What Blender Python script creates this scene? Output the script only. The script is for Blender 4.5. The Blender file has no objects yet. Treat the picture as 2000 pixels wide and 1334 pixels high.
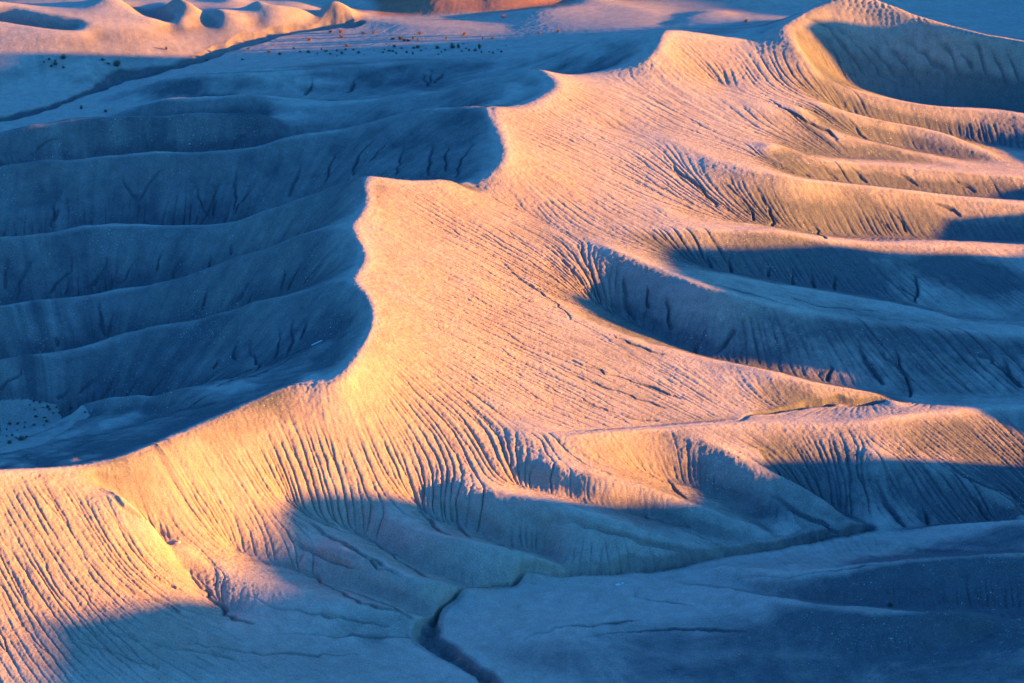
import bpy, math, random, sys, time
import numpy as np
R = math.radians
scene = bpy.context.scene
QUALITY = 0.0004

# ------------------------------------------------------------------ camera
CAM_H, CAM_PITCH, LENS = 150.0, R(20.0), 85.0
cam_data = bpy.data.cameras.new('camera')
cam_data.lens, cam_data.sensor_width = LENS, 36.0
cam_data.clip_start, cam_data.clip_end = 1.0, 20000.0
cam = bpy.data.objects.new('camera', cam_data)
scene.collection.objects.link(cam)
cam.location = (0, 0, CAM_H)
cam.rotation_euler = (math.pi / 2 - CAM_PITCH, 0, 0)
scene.camera = cam

# ------------------------------------------------------------------ sky and sun
SUN_EL, SUN_AZ = R(4.8), R(94.0)      # azimuth clockwise from +Y: sun on the right, a little behind the camera
SD = np.array([math.sin(SUN_AZ) * math.cos(SUN_EL), math.cos(SUN_AZ) * math.cos(SUN_EL), math.sin(SUN_EL)])
world = bpy.data.worlds.new('World')
scene.world = world
world.use_nodes = True
wn, wl = world.node_tree.nodes, world.node_tree.links
sky = wn.new('ShaderNodeTexSky')
sky.sky_type = 'NISHITA'
sky.sun_disc = False
sky.sun_elevation, sky.sun_rotation = SUN_EL, SUN_AZ
tint = wn.new('ShaderNodeMixRGB')
tint.blend_type = 'MULTIPLY'
tint.inputs['Fac'].default_value = 1.0
tint.inputs['Color2'].default_value = (0.115, 0.585, 1.43, 1)
wl.new(sky.outputs['Color'], tint.inputs['Color1'])
wl.new(tint.outputs['Color'], wn['Background'].inputs['Color'])
wn['Background'].inputs['Strength'].default_value = 0.096

sun_data = bpy.data.lights.new('sun', 'SUN')
sun_data.energy = 5.0
sun_data.angle = R(0.75)
sun_data.color = (1.0, 0.358, 0.0)
sun = bpy.data.objects.new('sun', sun_data)
scene.collection.objects.link(sun)
from mathutils import Vector
sun.rotation_euler = Vector(SD).to_track_quat('Z', 'Y').to_euler()

scene.view_settings.view_transform = 'Standard'
scene.view_settings.look = 'None'
scene.view_settings.exposure = 2.8
scene.view_settings.gamma = 1.0

# ------------------------------------------------------------------ survey: points read off the photograph
KPX = 18.0 / LENS / 1000.0
def tan_dep(py):
    return math.tan(CAM_PITCH + math.atan((py - 667.0) * KPX))
def ground(px, py, h):
    """world point at height h seen at pixel (px, py) of the 2000 px wide photograph"""
    u, v = (px - 1000.0) * KPX, (667.0 - py) * KPX
    dy = math.cos(CAM_PITCH) + v * math.sin(CAM_PITCH)
    dz = -math.sin(CAM_PITCH) + v * math.cos(CAM_PITCH)
    t = (h - CAM_H) / dz
    return (t * u, t * dy, h)
def beyond(px, y, h):
    """point at depth y and height h in picture column px (for hollows hidden behind a ridge)"""
    # distance along the view axis for that point
    depth = y * math.cos(CAM_PITCH) + (CAM_H - h) * math.sin(CAM_PITCH)
    return ((px - 1000.0) * KPX * depth, y, h)
def settle(px, py, h):
    """the whole valley system drains to the right: floors and spurs sink that way"""
    f = min(max((px - 1150.0) / 850.0, 0.0), 1.3)
    return h - f * float(np.interp(py, (60, 120, 200, 400, 650, 830, 1045, 1060, 1076, 1100, 1120, 1190), (0, 1, 3, 4, 4.5, 6, 6.8, 5, 3, 2, 1.5, 0)))
# ridge crests (seen points: px, py, height)
CRESTS = [
 # the great ridge from the lower left to the far peak
 [(-400,930,29),(-150,925,26.5),(0,916,25),(100,913,24),(200,905,23),(300,868,22.8),(400,825,23),(500,780,23.7),(580,746,24.5),(655,745,24.6),(700,690,26),(728,625,27),(712,570,28),(690,545,28.6),(715,500,29.5),(688,445,31),(715,400,32.2),(720,345,33.5),(800,351,32),(880,350,31),(925,372,28.3),(958,340,30),(985,310,31.5),(975,260,33),(960,210,34.3),(1010,211,33.5),(1050,195,33.8),(1095,165,34.5),(1075,142,35.3),(1060,135,35.6),(1120,145,33.2),(1200,133,33.5),(1260,115,35),(1290,85,36.8),(1300,58,38),(1400,67,36.3),(1470,78,35),(1530,50,37.2),(1600,8,39.8),(1640,-8,41),(1700,-3,40.5),(1760,15,39),(1850,45,36.5),(2000,78,33),(2200,115,28),(2400,140,25)],
 # spurs running down to the left, in the ridge's shadow
 [(720,345,33.5),(700,343,33),(595,378,29.2),(490,416,24.3),(367,439,20.6),(262,437,19.9),(175,441,19.8),(73,453,19.6),(0,458,19.6),(-150,475,19)],
 [(688,445,31),(577,461,28),(472,499,23.6),(402,524,21),(332,548,18.4),(227,566,16.4),(150,575,16.2),(70,583,16.2),(0,594,16.2),(-150,612,16)],
 [(692,545,28.6),(560,573,25),(420,611,20.6),(315,639,17.8),(210,664,15.6),(122,680,15.3),(0,694,15.4),(-150,715,15)],
 [(580,746,24.5),(530,751,22.4),(472,757,20.6),(350,764,18.3),(245,778,15.2),(157,790,13.2)],
 [(400,800,18.8),(340,799,17),(217,811,13),(126,825,11.5)],
 [(960,210,34.3),(807,217,31.5),(700,245,28.9),(577,270,27),(490,287,25.5),(315,296,24.9),(140,306,24),(0,311,23.8),(-150,318,23.2)],
 [(520,212,28),(430,215,27.4),(300,220,27),(200,222,26.8),(120,230,26),(60,245,25.2),(0,253,24.4),(-120,268,23.4)],
 [(1060,135,35.6),(1030,134,34.8),(874,176,30.5),(790,187,28.5),(595,199,26.3),(455,193,26),(300,198,25.4),(224,213,23.8)],
 [(850,118,26.4),(700,126,26.2),(560,138,25.8),(490,142,25.6),(385,145,25.3),(305,154,24.6)],
 [(1300,58,38),(1230,66,35.5),(1160,78,32.8),(1080,95,30),(1010,106,28.4)],
 # spurs running down to the right
 [(1530,50,37.2),(1545,70,36),(1573,115,33),(1608,154,30),(1643,171,28.5),(1720,189,27),(1825,206,25.5),(1930,210,24.6),(2000,219,24),(2200,240,23)],
 [(1600,195,29),(1650,217,27.3),(1720,234,25.6),(1790,245,24.3),(1860,266,22.8),(1912,290,21.3),(1960,310,20.1)],
 [(1400,160,30.5),(1450,190,30),(1496,213,29.3),(1545,234,27.8),(1605,261,25.8),(1650,270,25.2),(1702,278,24),(1772,294,22.3),(1860,310,20.6)],
 [(1300,270,28.5),(1370,297,27.6),(1457,306,26.4),(1597,314,24.3),(1727,322,22.4),(1850,334,21),(2000,345,19.5),(2200,360,18.5)],
 [(1200,250,29),(1330,290,27.8),(1440,325,26.8),(1552,346,25.5),(1650,357,23.5),(1755,367,22),(1860,378,20.5),(2000,392,19),(2200,405,18)],
 [(1200,446,23.2),(1300,449,22.9),(1440,449,22.3),(1527,452,21.5),(1597,463,20),(1685,470,18.8),(1860,472,17.5),(2000,477,16.5),(2200,485,15.5)],
 [(1000,400,26.2),(1060,430,24.5),(1100,457,23.5),(1150,470,22.8),(1200,488,22.8),(1300,530,21.4),(1395,566,20.5),(1500,592,18.8),(1600,612,17.5),(1750,635,15.8),(2000,655,13.8),(2200,670,12.5)],
 [(1300,518,21.2),(1370,531,20),(1475,547,18.8),(1580,562,17.5),(1685,580,16.5),(1807,604,15.5),(1895,632,14.5),(2000,638,13.9)],
 [(1100,605,19),(1200,645,17.4),(1300,678,16),(1405,704,15.4),(1492,720,15.6),(1580,745,14.8),(1702,764,13.3),(1755,780,12.7)],
 [(1000,848,15.3),(1060,850,14.9),(1150,843,14.4),(1300,832,13.6),(1440,823,13.5),(1615,826,13.5),(1720,815,13.8),(1850,800,13),(2000,790,12.3),(2200,785,11.5)],
 # lobes at the foot of the lit face
 [(1340,858,12.9),(1387,867,12.9),(1475,912,11.6),(1545,940,10.2),(1615,982,8.3),(1650,1010,6.8),(1690,1032,6.2)],
 [(1700,880,12.2),(1850,925,9.6),(1950,965,7.8),(2000,1000,6.6)],
 [(1050,905,13),(1175,937,11.8),(1280,958,10.8),(1350,982,9.5),(1433,1017,7.9),(1482,1031,7),(1520,1062,5.6)],
 [(900,950,11.8),(1100,990,10.4),(1200,1020,9),(1300,1045,7.3),(1395,1076,4.7)],
 [(750,1010,10),(850,1045,9.5),(912,1056,9),(1000,1073,7.8),(1052,1091,6.4),(1108,1114,4.5)],
 [(650,1060,10),(790,1124,8.2),(860,1136,6.9),(935,1146,5)],
 [(400,1110,10.6),(520,1140,9.2),(650,1168,8.1),(780,1192,6.7),(826,1210,5.2)],
 [('f',212,948,21.4),('f',238,964,20.7),('f',272,991,19),('f',308,1022,16.9),('f',342,1052,14.8),(400,1110,10.6)],
 # low swells of the near ground
 [('f',1300,1138,4.4),('f',1405,1145,5.2),('f',1492,1164,6.5),('f',1580,1175,7.5),('f',1720,1189,8.4),('f',2000,1196,9.2),('f',2200,1198,9)],
 [('f',1400,1102,5),('f',1545,1122,6.3),('f',1685,1106,7.6),('f',1825,1090,8.6),('f',2000,1077,9.2),('f',2200,1068,9.6)],
 [('f',1790,1035,1.9),('f',1895,1021,4),('f',2000,1016,5.5),('f',2200,1010,7)],
 # far hills
 [(-100,20,31.5),(0,37,29.6),(87,52,28.6),(168,63,27.5),(196,79,25.6)],
 [(-80,-15,34),(21,7,31.3),(70,23,30.3),(140,38,29.3),(210,51,28.2),(297,54,27.4),(336,63,26)],
 [(200,-25,34),(245,0,31.5),(273,26,29.6),(315,30,29.4),(353,33,29),(385,58,26)],
 [(340,-25,34),(402,3,31.5),(455,28,29),(508,52,26)],
 [(500,-25,34),(542,0,31.5),(590,15,29.5),(627,32,26.4)],
 [(640,-25,34),(672,0,31.3),(700,27,26.6)],
 [(1000,24,28.6),(1070,17,29.5),(1175,10,29.7),(1245,16,29.7),(1315,30,29)],
 [(1290,48,28.8),(1350,30,29.6),(1405,21,30),(1450,32,29.3)],
]
CRESTS += [
 [('y',795,579,38),('y',830,583,41),('y',870,585,42),('y',905,581,39)],
 [('y',955,579,38),('y',985,581,39),('y',1015,578,36.5),('y',1040,574,33.5)],
 [('y',1090,582,37),('y',1150,585,38),('y',1230,588,38),('y',1330,590,38),('y',1450,592,38)],
]
# hollows and washes: seen points, or ('y', px, depth, height) where a spur hides them
HOLLOWS = [
 [('y',640,396,28.0),('y',580,398,22.4),('y',472,402,14.9),('y',367,405,11.6),('y',250,407,10.0),('y',100,403,9.4),('y',0,399,9.2),('y',-150,392,8.9)],
 [('y',650,373,26.0),('y',560,376,19.9),('y',420,380,12.9),('y',315,382,9.6),('y',210,382,7.8),('y',100,378,7.4),('y',0,373,7.2),('y',-150,367,6.9)],
 [(680,640,23.4),(623,668,21.4),(560,699,19.2),(500,723,17.4),(420,755,15),('y',350,354,9.8),('y',245,357,7.7),('y',157,356,6.8),('y',0,354,6.4),('y',-150,350,6.0)],
 [('y',860,424,25.2),('y',780,428,23.3),('y',700,430,20.6),('y',600,432,16.6),('y',490,433,14.0),('y',315,435,12.6),('y',140,432,12.1),('y',0,428,11.8),('y',-150,420,11.4)],
 [('y',930,461,31.2),('y',880,463,28.8),('y',760,466,25.5),('y',577,466,20.9),('y',430,465,18.0),('y',250,464,17.0),('y',100,456,16.4),('y',0,451,16.1),('y',-150,446,15.8)],
 [('y',520,480,23.4),('y',430,481,21.0),('y',300,480,19.9),('y',150,479,18.8),('y',60,476,18.2),('y',-100,472,17.2)],
 [('y',940,484,29),('y',900,486,26.4),('y',790,491,24),('y',595,497,22.8),('y',455,499,21.8),('y',300,499,21.2),('y',200,496,20.6),('y',120,497,20)],
 [('y',470,522,22.6),('y',385,520,22),('y',305,519,21.5),('y',255,522,20.8)],
 [('y',1150,489,30.8),('y',1060,498,28),('y',1000,504,27.2),('y',900,508,25.8),('y',750,506,24.2),('y',600,504,23.2)],
 # the far wash
 [(1000,56,27.3),(800,47,27),(680,42,26.3),(560,60,25.3),(480,85,24),(400,110,22.5),(330,135,21.5),(250,155,20.5),(150,190,20),(60,220,19.6),(0,232,19.2),(-150,260,18.5)],
 # right
 [('y',1590,500,31.5),('y',1650,498,27),('y',1720,497,24.2),('y',1825,496,22),('y',1930,495,20.8),('y',2000,494,20.4),('y',2200,490,20)],
 [('y',1600,480,28),('y',1650,480,25),('y',1720,479,22.8),('y',1790,480,21.2),('y',1860,479,20.2),('y',1930,476,19.5),('y',2050,470,18.8),('y',2200,466,18.4)],
 [('y',1560,468,29.4),('y',1650,466,25),('y',1702,467,22.5),('y',1772,467,21),('y',1860,464,20),(1975,315,19.5)],
 [('y',1500,447,27.7),('y',1600,452,24),('y',1727,456,21.8),('y',1840,458,20.3)],
 [('y',1500,437,25.8),('y',1550,439,23.8),('y',1650,443,20.5),('y',1755,445,18.8),('y',1860,446,17.5),('y',2000,446.5,16.5),('y',2200,446,16)],
 [('y',1300,415,24.2),('y',1450,418,20.8),('y',1527,420,18.8),('y',1597,422,17.3),('y',1685,424,16.1),('y',1860,427,14.6),('y',2000,428,13.8),('y',2200,430,13)],
 [('y',1330,401,19.4),('y',1400,399,17.8),('y',1475,399,16.5),('y',1580,399,15),('y',1685,397,14),('y',1807,393,13),('y',1895,390,12.2),('y',2000,391,11.5),('y',2200,391,10.8)],
 [(1120,548,19.8),(1160,590,16.6),(1250,640,13.8),(1320,675,12.8),('y',1405,369,12.2),('y',1492,366,11.9),('y',1580,362,11.4),('y',1702,358,11.2),('y',1800,356,10.9),('y',1950,358,10.4),('y',2200,360,9.6)],
 [(1100,845,14.3),(1250,838,13.2),(1419,821,12.9),(1468,809,13.2),(1510,804,12.8),(1580,792,12.3),(1667,792,12),(1720,786,11.8),('y',1790,354,11.2)],
 [(1489,884,12.3),(1517,920,10.1),(1535,934,9),('y',1605,325,6.3),('y',1650,321.5,5.6),(1715,1036,5.9)],
 [(1120,885,13.2),(1200,905,11.4),(1290,930,9),('y',1340,328.3,8.3),('y',1400,326,7.2),('y',1460,322.5,6.2),(1535,1064,5)],
 [(1000,945,10.6),(1175,985,8.5),(1245,1002,7.3),(1350,1028,6.8),(1440,1062,4.9)],
 [(804,972,10.2),(846,1007,8.6),(895,1025,7.3),(996,1070,5.3),('y',1052,312.5,4.4),(1110,1118,3.9)],
 [(560,980,12.3),(700,1035,8.6),(800,1100,6.1),(900,1140,4.4)],
 [(450,1070,9.9),(650,1140,6.6),(750,1165,5.4),(835,1200,4.5)],
 [(196,948,20.4),(230,975,18.7),(273,1010,16.2),(325,1087,12),(375,1119,10.2),(406,1157,9),(455,1206,7.2)],
 # the near wash
 [(1010,1420,5.8),(985,1380,5.5),(965,1340,5.2),(920,1300,5),(870,1270,4.8),(830,1240,4.6),(845,1205,4.5),(900,1160,4.3),(1000,1135,4.1),(1110,1120,3.9),(1200,1114,3.8),(1290,1107,3.65),('f',1400,1085,3.2),('f',1540,1065,2.7),(1640,1045,5.6),(1700,1038,5.8),(1755,1035,5.9),('y',1880,319,5.4),('y',2000,323,4.6),('y',2200,326,4)],
 [('f',2200,1180,8),('f',2000,1224,6.4),('f',1825,1270,5.4),('f',1615,1304,5.1),('f',1300,1332,5.2),('f',1150,1360,5.2)],
 [('fy',1330,303,4.1),('fy',1405,302,4.1),('fy',1492,299,4.2),('fy',1580,297,4.3),('fy',1720,294.5,4.3),('fy',2000,294,4.4),('fy',2200,294,5.6)],
 [('fy',1800,317,2),('fy',1877,314,3.4),('fy',2000,312.5,4.4),('fy',2200,312,5)],
 # far valleys between the small hills
 [('y',-60,553,27.5),('y',40,550,26.6),('y',150,547,25.8)],
 [('y',240,566,29),('y',300,557,26.6),('y',345,551,25.8)],
 [('y',330,568,29.5),('y',365,563,27.6),('y',420,555,26)],
 [('y',450,574,29.5),('y',480,569,28),('y',530,561,26.2)],
 [('y',580,577,29.5),('y',610,573,28),('y',650,568,26.6)],
]
HOLLOWS += [
 [('y',752,566,27.2),('y',800,564,27.1),('y',850,562,27.2),('y',937,560.5,27.4),('y',990,563,28),('y',1050,567,28.6),('y',1120,571,28.8)],
 [('y',938,563,27.8),('y',932,572,31.5),('y',930,581,36)],
 [('y',745,575,28.5),('y',752,566,27.2)],
 [('y',1200,573,28.6),('y',1350,575,28.8),('y',1500,573,29)],
]
# single levels: plains, benches, faces
POINTS = [(0,776,12.2),(60,778,12.1),(0,830,11.5),(100,815,11.5),(60,855,10.8),(160,808,10.6),(130,845,10),(60,878,9.7),(0,892,9.4),(0,1000,20.4),(100,1000,19),(150,1060,15.6),(0,1100,16.2),(0,1200,12.6),(200,1100,13.2),(200,1200,9.4),(0,1334,10.3),(200,1334,7.8),(400,1334,6.6),(300,1250,7.6),(600,1300,6),(-250,1000,25),(-250,1334,12),
 (700,116,26.6),(850,114,27),(960,108,28),(560,107,25),(470,114,24),(370,133,23),(600,95,25.6),(800,95,27.4),(960,90,28),(1000,70,27.8),(700,70,26.9),(600,70,26.2),(900,60,27.5),
 (0,150,23),(100,130,25),(0,100,26),(250,100,26),(400,70,26.8),(200,120,24.8),(-200,150,24),(-200,60,28),
 (1200,40,27.5),(1100,50,27.5),(1050,80,28),(1400,45,28),
 (1100,1180,4.7),(1000,1200,5),(1050,1280,5.7),(1250,1180,4.7),(1250,1260,5.2),(1200,1150,4.4),(1500,1334,6.4),(1800,1334,8.2),(2000,1334,9.6),(2200,1334,10.5),('f',1600,1085,5.2),
 (1800,1000,9),(1850,860,11),(2000,870,10),(1500,790,13.6),(1350,790,14.8),(1850,776,12.2),(2000,776,11.4),(1685,487,17.9),(1860,490,16.8),(2000,499,15.8),(1700,540,17.3),(2000,560,15),
 (1900,313,20.8),(2000,311,20.4),
 
 ('y',1300,592,37),('y',1450,592,37),('y',1350,575,29),('y',1500,572,29),('y',1700,575,27),('y',1900,575,27),('y',2000,570,26.5),('y',1900,610,36),('y',2100,610,38),('y',1700,620,38),('y',850,620,50),('y',500,600,38),('y',200,600,38),('y',-100,600,38),('y',300,575,35),('y',1100,620,40),('y',1600,545,29),('y',1800,545,27.5),('y',2000,540,27)]

# foot of the steep upper face of the great ridge, where it eases into the fans (coarse guides only)
GUIDES = [
 [(960,430,25.2),(905,500,22.8),(890,560,21.5),(880,620,20.9),(885,685,19.9),(895,760,18.4),(850,830,15.8),(780,900,13.4),(650,962,12.8),(500,985,14.2),(380,1000,15.6)],
 [(1030,370,27.5),(1100,330,27),(1170,290,27.8)],
 [(1200,215,29.8),(1300,182,30.4),(1370,150,31.3)],
]

# washes cut into the valley floors: line, half width, depth
TRENCHES = [
 ([(1010,1420,5.8),(985,1380,5.5),(965,1340,5.2),(920,1300,5),(870,1270,4.8),(830,1240,4.6),(845,1205,4.5),(900,1160,4.3)], 1.0, 1.5, 1),
 ([(900,1160,4.3),(1000,1135,4.1),(1110,1120,3.9),(1200,1114,3.8),(1290,1107,3.65),('f',1400,1085,3.2),('f',1540,1065,2.7),(1640,1045,5.6),(1700,1038,5.8)], .95, 1.35, 2),
 ([(1419,821,13.6),(1468,809,13.2),(1510,804,12.8),(1580,792,12.3),(1667,792,12),(1720,786,11.8)], .6, .7, 3),
  ([(189,811,10.2),(150,825,10.1),(130,845,9.9),(90,862,9.7),(60,878,9.6),(0,892,9.3)], .7, .7, 5),
 ([(700,44,26.3),(680,46,26.3),(560,60,25.3),(480,85,24),(400,110,22.5),(330,135,21.5),(250,155,20.5),(150,190,20),(60,220,19.6),(0,232,19.2)], 1.5, .8, 6),
 ([(1489,884,12.8),(1517,920,10.7),(1535,934,9.6),('y',1605,325,7.2),('y',1650,321.5,6.2)], .5, .5, 7),
 ([(804,972,10),(846,1007,8.6),(895,1025,6.7),(996,1070,5)], .45, .5, 8),
]
# the skyline of the ridge that stands outside the picture on the sunward side: along-ridge place, height of its shadow there
SKYLINE = [(150,14),(255,15.9),(260,16.8),(263,17.5),(266,18.5),(269,19.7),(271.6,18.9),(278.5,17.3),(282,15.8),(284.9,13.8),(288.1,13.8),(299.3,14.4),(305.4,17),(309.3,17.4),(311.2,17.4),(312.6,16.4),(315.8,13.6),(319.5,10),(322.9,7.8),(329,6.4),(333.8,7.1),(335.2,8.2),(338.3,7.4),(342.8,5.2),(347.4,2.1),(354,-2.2),(358,-1.6),(361,-0.5),(363.5,3),(367,5.4),(374.2,7),(375.3,13),(377.5,18.5),(382,20),(383.6,20.7),(386.7,18.6),(388.2,19),(391.7,20.6),(405.7,20.7),(411.2,17.9),(420.4,14.6),(423,11.6),(427.9,8.9),(432.3,6.3),(436,6.4),(442.9,8.4),(447,9.8),(453.8,7.9),(470,9),(480,10),(495,12),(502,13),(506,20),(508.6,27),(511.2,34.6),(514,35.2),(517,34.4),(518.6,31),(519.8,26),(526,24.5),(545,26.5),(556,28.5),(562,29.5),(580,31),(700,31)]

# patches where the ground is coloured darker: picture place, half width and half depth in metres, strength
DARK = [(1600,1235,21.2,7.5,1),(1850,1250,18.8,7.5,1),(1900,1120,18.8,7.5,1),(1400,1240,8.75,4.960000000000001,0.6),(1900,1310,17.5,7.5,0.9),(1500,1310,18.8,7.5,0.9),(1950,1050,8.8,3.8,0.8),(1100,1290,7.5,5.0,0.6),(300,1260,16.2,5.0,0.45),(560,1290,12.5,5.0,0.4),(150,1240,10.0,5.0,0.4),(1800,640,17.5,5.0,0.4),(1900,540,15.0,6.2,0.6),(1600,520,15.0,5.0,0.5),(450,150,20.0,10.0,0.5),(800,150,20.0,12.5,0.9),(650,135,15.0,8.8,0.8),(300,880,12.5,7.5,0.5),(480,800,10.0,6.2,0.5)]

# gullies and rills traced one by one: (half width, depth) in metres, then their courses in the picture
GULLIES = [
 (.28, .62, [
  [(196,948),(224,972),(245,990),(273,1010),(308,1038),(325,1049)],
  [(308,1063),(325,1087),(350,1105),(374,1117),(381,1136),(402,1154),(413,1175),(437,1192),(455,1208),(490,1219)],
 ]),
 (.28, .65, [
  [(420,1077),(490,1091),(560,1105),(612,1122),(647,1147),(700,1175),(760,1190),(800,1200)],
  [(574,993),(602,1017),(626,1038),(658,1056),(700,1077),(750,1105)],[(546,1035),(574,1063),(616,1077),(665,1098),(700,1108)],
  [(210,1126),(245,1147),(280,1164),(315,1178),(350,1192)],[(280,1108),(308,1126),(336,1147)],
  [(800,951),(804,975),(825,1007),(846,1024),(870,1042)],[(839,968),(867,996),(891,1014),(916,1049)],
  [(951,975),(986,993),(1014,1002),(1035,1007),(1087,1017),(1140,1024),(1192,1038),(1245,1052),(1297,1063),(1350,1077)],
  [(958,1014),(968,1035),(979,1056),(993,1073)],
  [(1175,988),(1227,996),(1252,1007),(1297,1021),(1350,1030)],
  [(657,1014),(692,1031),(720,1056),(748,1077),(776,1091),(800,1108),(839,1128)],[(650,1049),(685,1070),(713,1087),(741,1105),(783,1122)],
  [(650,1136),(702,1161),(748,1178),(790,1196)],
  [(1500,965),(1527,979),(1552,996),(1580,1014),(1615,1028),(1653,1047)],[(1709,954),(1734,989),(1751,1014),(1765,1028)],
  [(1797,979),(1804,1000),(1814,1021)],[(1839,898),(1860,916),(1895,933),(1930,951),(1965,965)],
  [(1874,954),(1891,972),(1912,986),(1926,1014)],[(1947,933),(1965,954),(1986,975)],[(1307,1063),(1352,1077),(1401,1091)],
  [(1489,884),(1500,900),(1517,920),(1535,934)],[(1300,930),(1318,950),(1335,972)],
 ]),
 (.22, .28, [
  [(245,1238),(315,1252),(420,1262),(525,1276),(700,1280)],[(35,1220),(105,1245),(210,1270),(315,1304)],[(100,1200),(200,1235),(330,1262),(480,1290)],
  [(520,1235),(650,1243),(780,1246),(825,1246)],[(430,1140),(520,1180),(640,1205),(760,1225)],
  [(1224,1150),(1238,1157),(1241,1164),(1280,1173),(1350,1182)],[(1370,1136),(1440,1131),(1545,1126),(1615,1115),(1720,1105)],
  [(1100,1250),(1200,1235),(1320,1228),(1450,1232)],[(1000,1245),(1100,1225),(1250,1210)],
  [(909,461),(965,500),(1000,531),(1028,552),(1052,568),(1087,594),(1115,622)],[(1084,486),(1115,527),(1140,555),(1154,562)],
  [(1136,513),(1147,538),(1157,562),(1182,587),(1210,608)],[(1035,676),(1122,706),(1168,723),(1210,737),(1280,758),(1332,779)],
  [(1070,706),(1140,741),(1210,765),(1297,797)],[(1098,769),(1157,793),(1227,814),(1280,821)],[(1150,640),(1220,665),(1290,690)],
  [(1510,570),(1597,597),(1667,604),(1720,608)],[(1350,545),(1450,570),(1560,600)],
 ]),
 (.24, .60, [
  [(1622,706),(1615,744)],[(1681,671),(1688,706),(1709,730),(1720,748)],[(1716,674),(1734,699),(1751,713),(1769,734),(1776,755),(1779,776)],
  [(1748,678),(1758,709),(1769,730)],[(1783,531),(1793,562),(1786,590)],[(1755,555),(1779,576),(1788,592)],
  [(1503,513),(1500,538)],[(1545,520),(1545,555)],[(1590,527),(1590,562)],[(1631,534),(1631,566)],[(1419,492),(1426,531)],[(1377,490),(1390,522)],
  [(1877,678),(1930,699),(1965,730),(1986,748)],[(1958,699),(1975,730),(1993,755)],[(1394,692),(1415,674),(1430,650)],[(1370,640),(1362,690)],
  [(1657,224),(1671,248),(1685,266),(1702,276)],[(1496,189),(1527,210),(1573,238),(1615,255),(1629,268)],
  [(1300,308),(1328,339),(1370,371),(1387,392),(1398,402)],[(1405,350),(1436,374),(1461,402),(1471,430)],[(1475,364),(1496,402),(1506,430),(1503,441)],
  [(1552,402),(1576,427),(1597,451),(1611,465)],[(1678,402),(1702,420),(1730,441),(1755,458)],[(1730,402),(1755,427),(1769,451)],[(1818,395),(1860,409),(1874,420)],
  [(1562,332),(1583,346)],[(1608,329),(1632,350)],[(1660,329),(1690,356)],[(1755,340),(1790,362)],[(1860,345),(1905,375)],
  [(1215,540),(1222,580),(1240,620)],[(1260,550),(1268,600)],[(1300,570),(1305,640)],
 ]),
 (.25, .55, [
  [(1594,56),(1636,115),(1668,147)],[(1615,50),(1660,110),(1690,150)],[(1650,60),(1700,120),(1740,162)],[(1685,70),(1720,115),(1765,157)],[(1720,70),(1772,133),(1800,165)],
  [(1765,70),(1825,122),(1860,150)],[(1825,70),(1860,115),(1874,154)],[(1853,70),(1884,105),(1895,140)],[(1895,80),(1916,115),(1930,150)],[(1930,87),(1944,115),(1965,160)],[(1965,100),(1985,150)],
 ]),
 (.20, .42, [
  [(329,315),(308,336),(287,367),(270,395),(270,420)],[(238,343),(256,378),(266,402)],[(378,346),(385,378),(399,406),(413,424)],[(413,357),(422,395),(420,424)],
  [(465,322),(458,353),(462,385),(455,416)],[(490,360),(472,395),(458,416)],[(591,315),(577,353),(563,381)],[(658,297),(640,329),(637,353)],
  [(98,399),(105,420),(100,444)],[(116,399),(105,430)],[(280,262),(287,294)],[(311,266),(291,294)],[(490,252),(462,273),(455,287)],[(119,270),(91,276),(70,290)],[(196,290),(189,301)],
  [(73,500),(45,541),(28,583)],[(143,482),(136,524),(105,555),(98,573)],[(140,538),(122,573)],[(210,496),(189,545),(168,566)],[(266,503),(238,545),(213,562)],
  [(322,482),(308,527)],[(350,513),(343,541)],[(413,496),(413,517)],[(455,475),(451,496)],[(20,500),(8,560)],
  [(199,587),(196,629),(203,657)],[(224,608),(213,657)],[(486,545),(469,580),(448,597)],[(504,555),(486,587)],[(553,524),(546,566)],[(595,510),(567,562)],[(630,513),(588,559)],
  [(301,629),(301,643)],[(108,657),(112,674)],[(405,560),(400,600)],
  [(542,636),(546,674),(539,699)],[(574,618),(574,660),(560,695)],[(602,622),(591,660)],[(490,657),(500,699),(504,723)],[(420,699),(422,720)],[(458,660),(458,706)],
  [(189,737),(154,772)],[(231,727),(196,779)],[(332,727),(290,772)],[(45,709),(0,758)],[(133,755),(116,776)],[(623,668),(560,703),(497,734),(420,755)],[(270,740),(245,772)],
  [(734,262),(702,308),(692,339)],[(755,273),(720,315)],[(846,276),(839,315),(835,343)],[(877,273),(870,315),(874,336)],[(930,269),(902,315),(891,346)],[(790,280),(775,340)],
  [(839,133),(842,164)],[(874,140),(850,161)],[(825,140),(835,168)],[(700,150),(680,180)],[(610,150),(600,185)],
 ]),
]

PLAINS = [[(470,116),(560,108),(700,116),(850,114),(960,107),(1010,100),(1050,70),(980,52),(800,50),(690,52),(560,75),(490,95)], [(0,782),(60,782),(110,792),(175,812),(150,822),(125,842),(60,874),(0,886)]]

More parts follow.
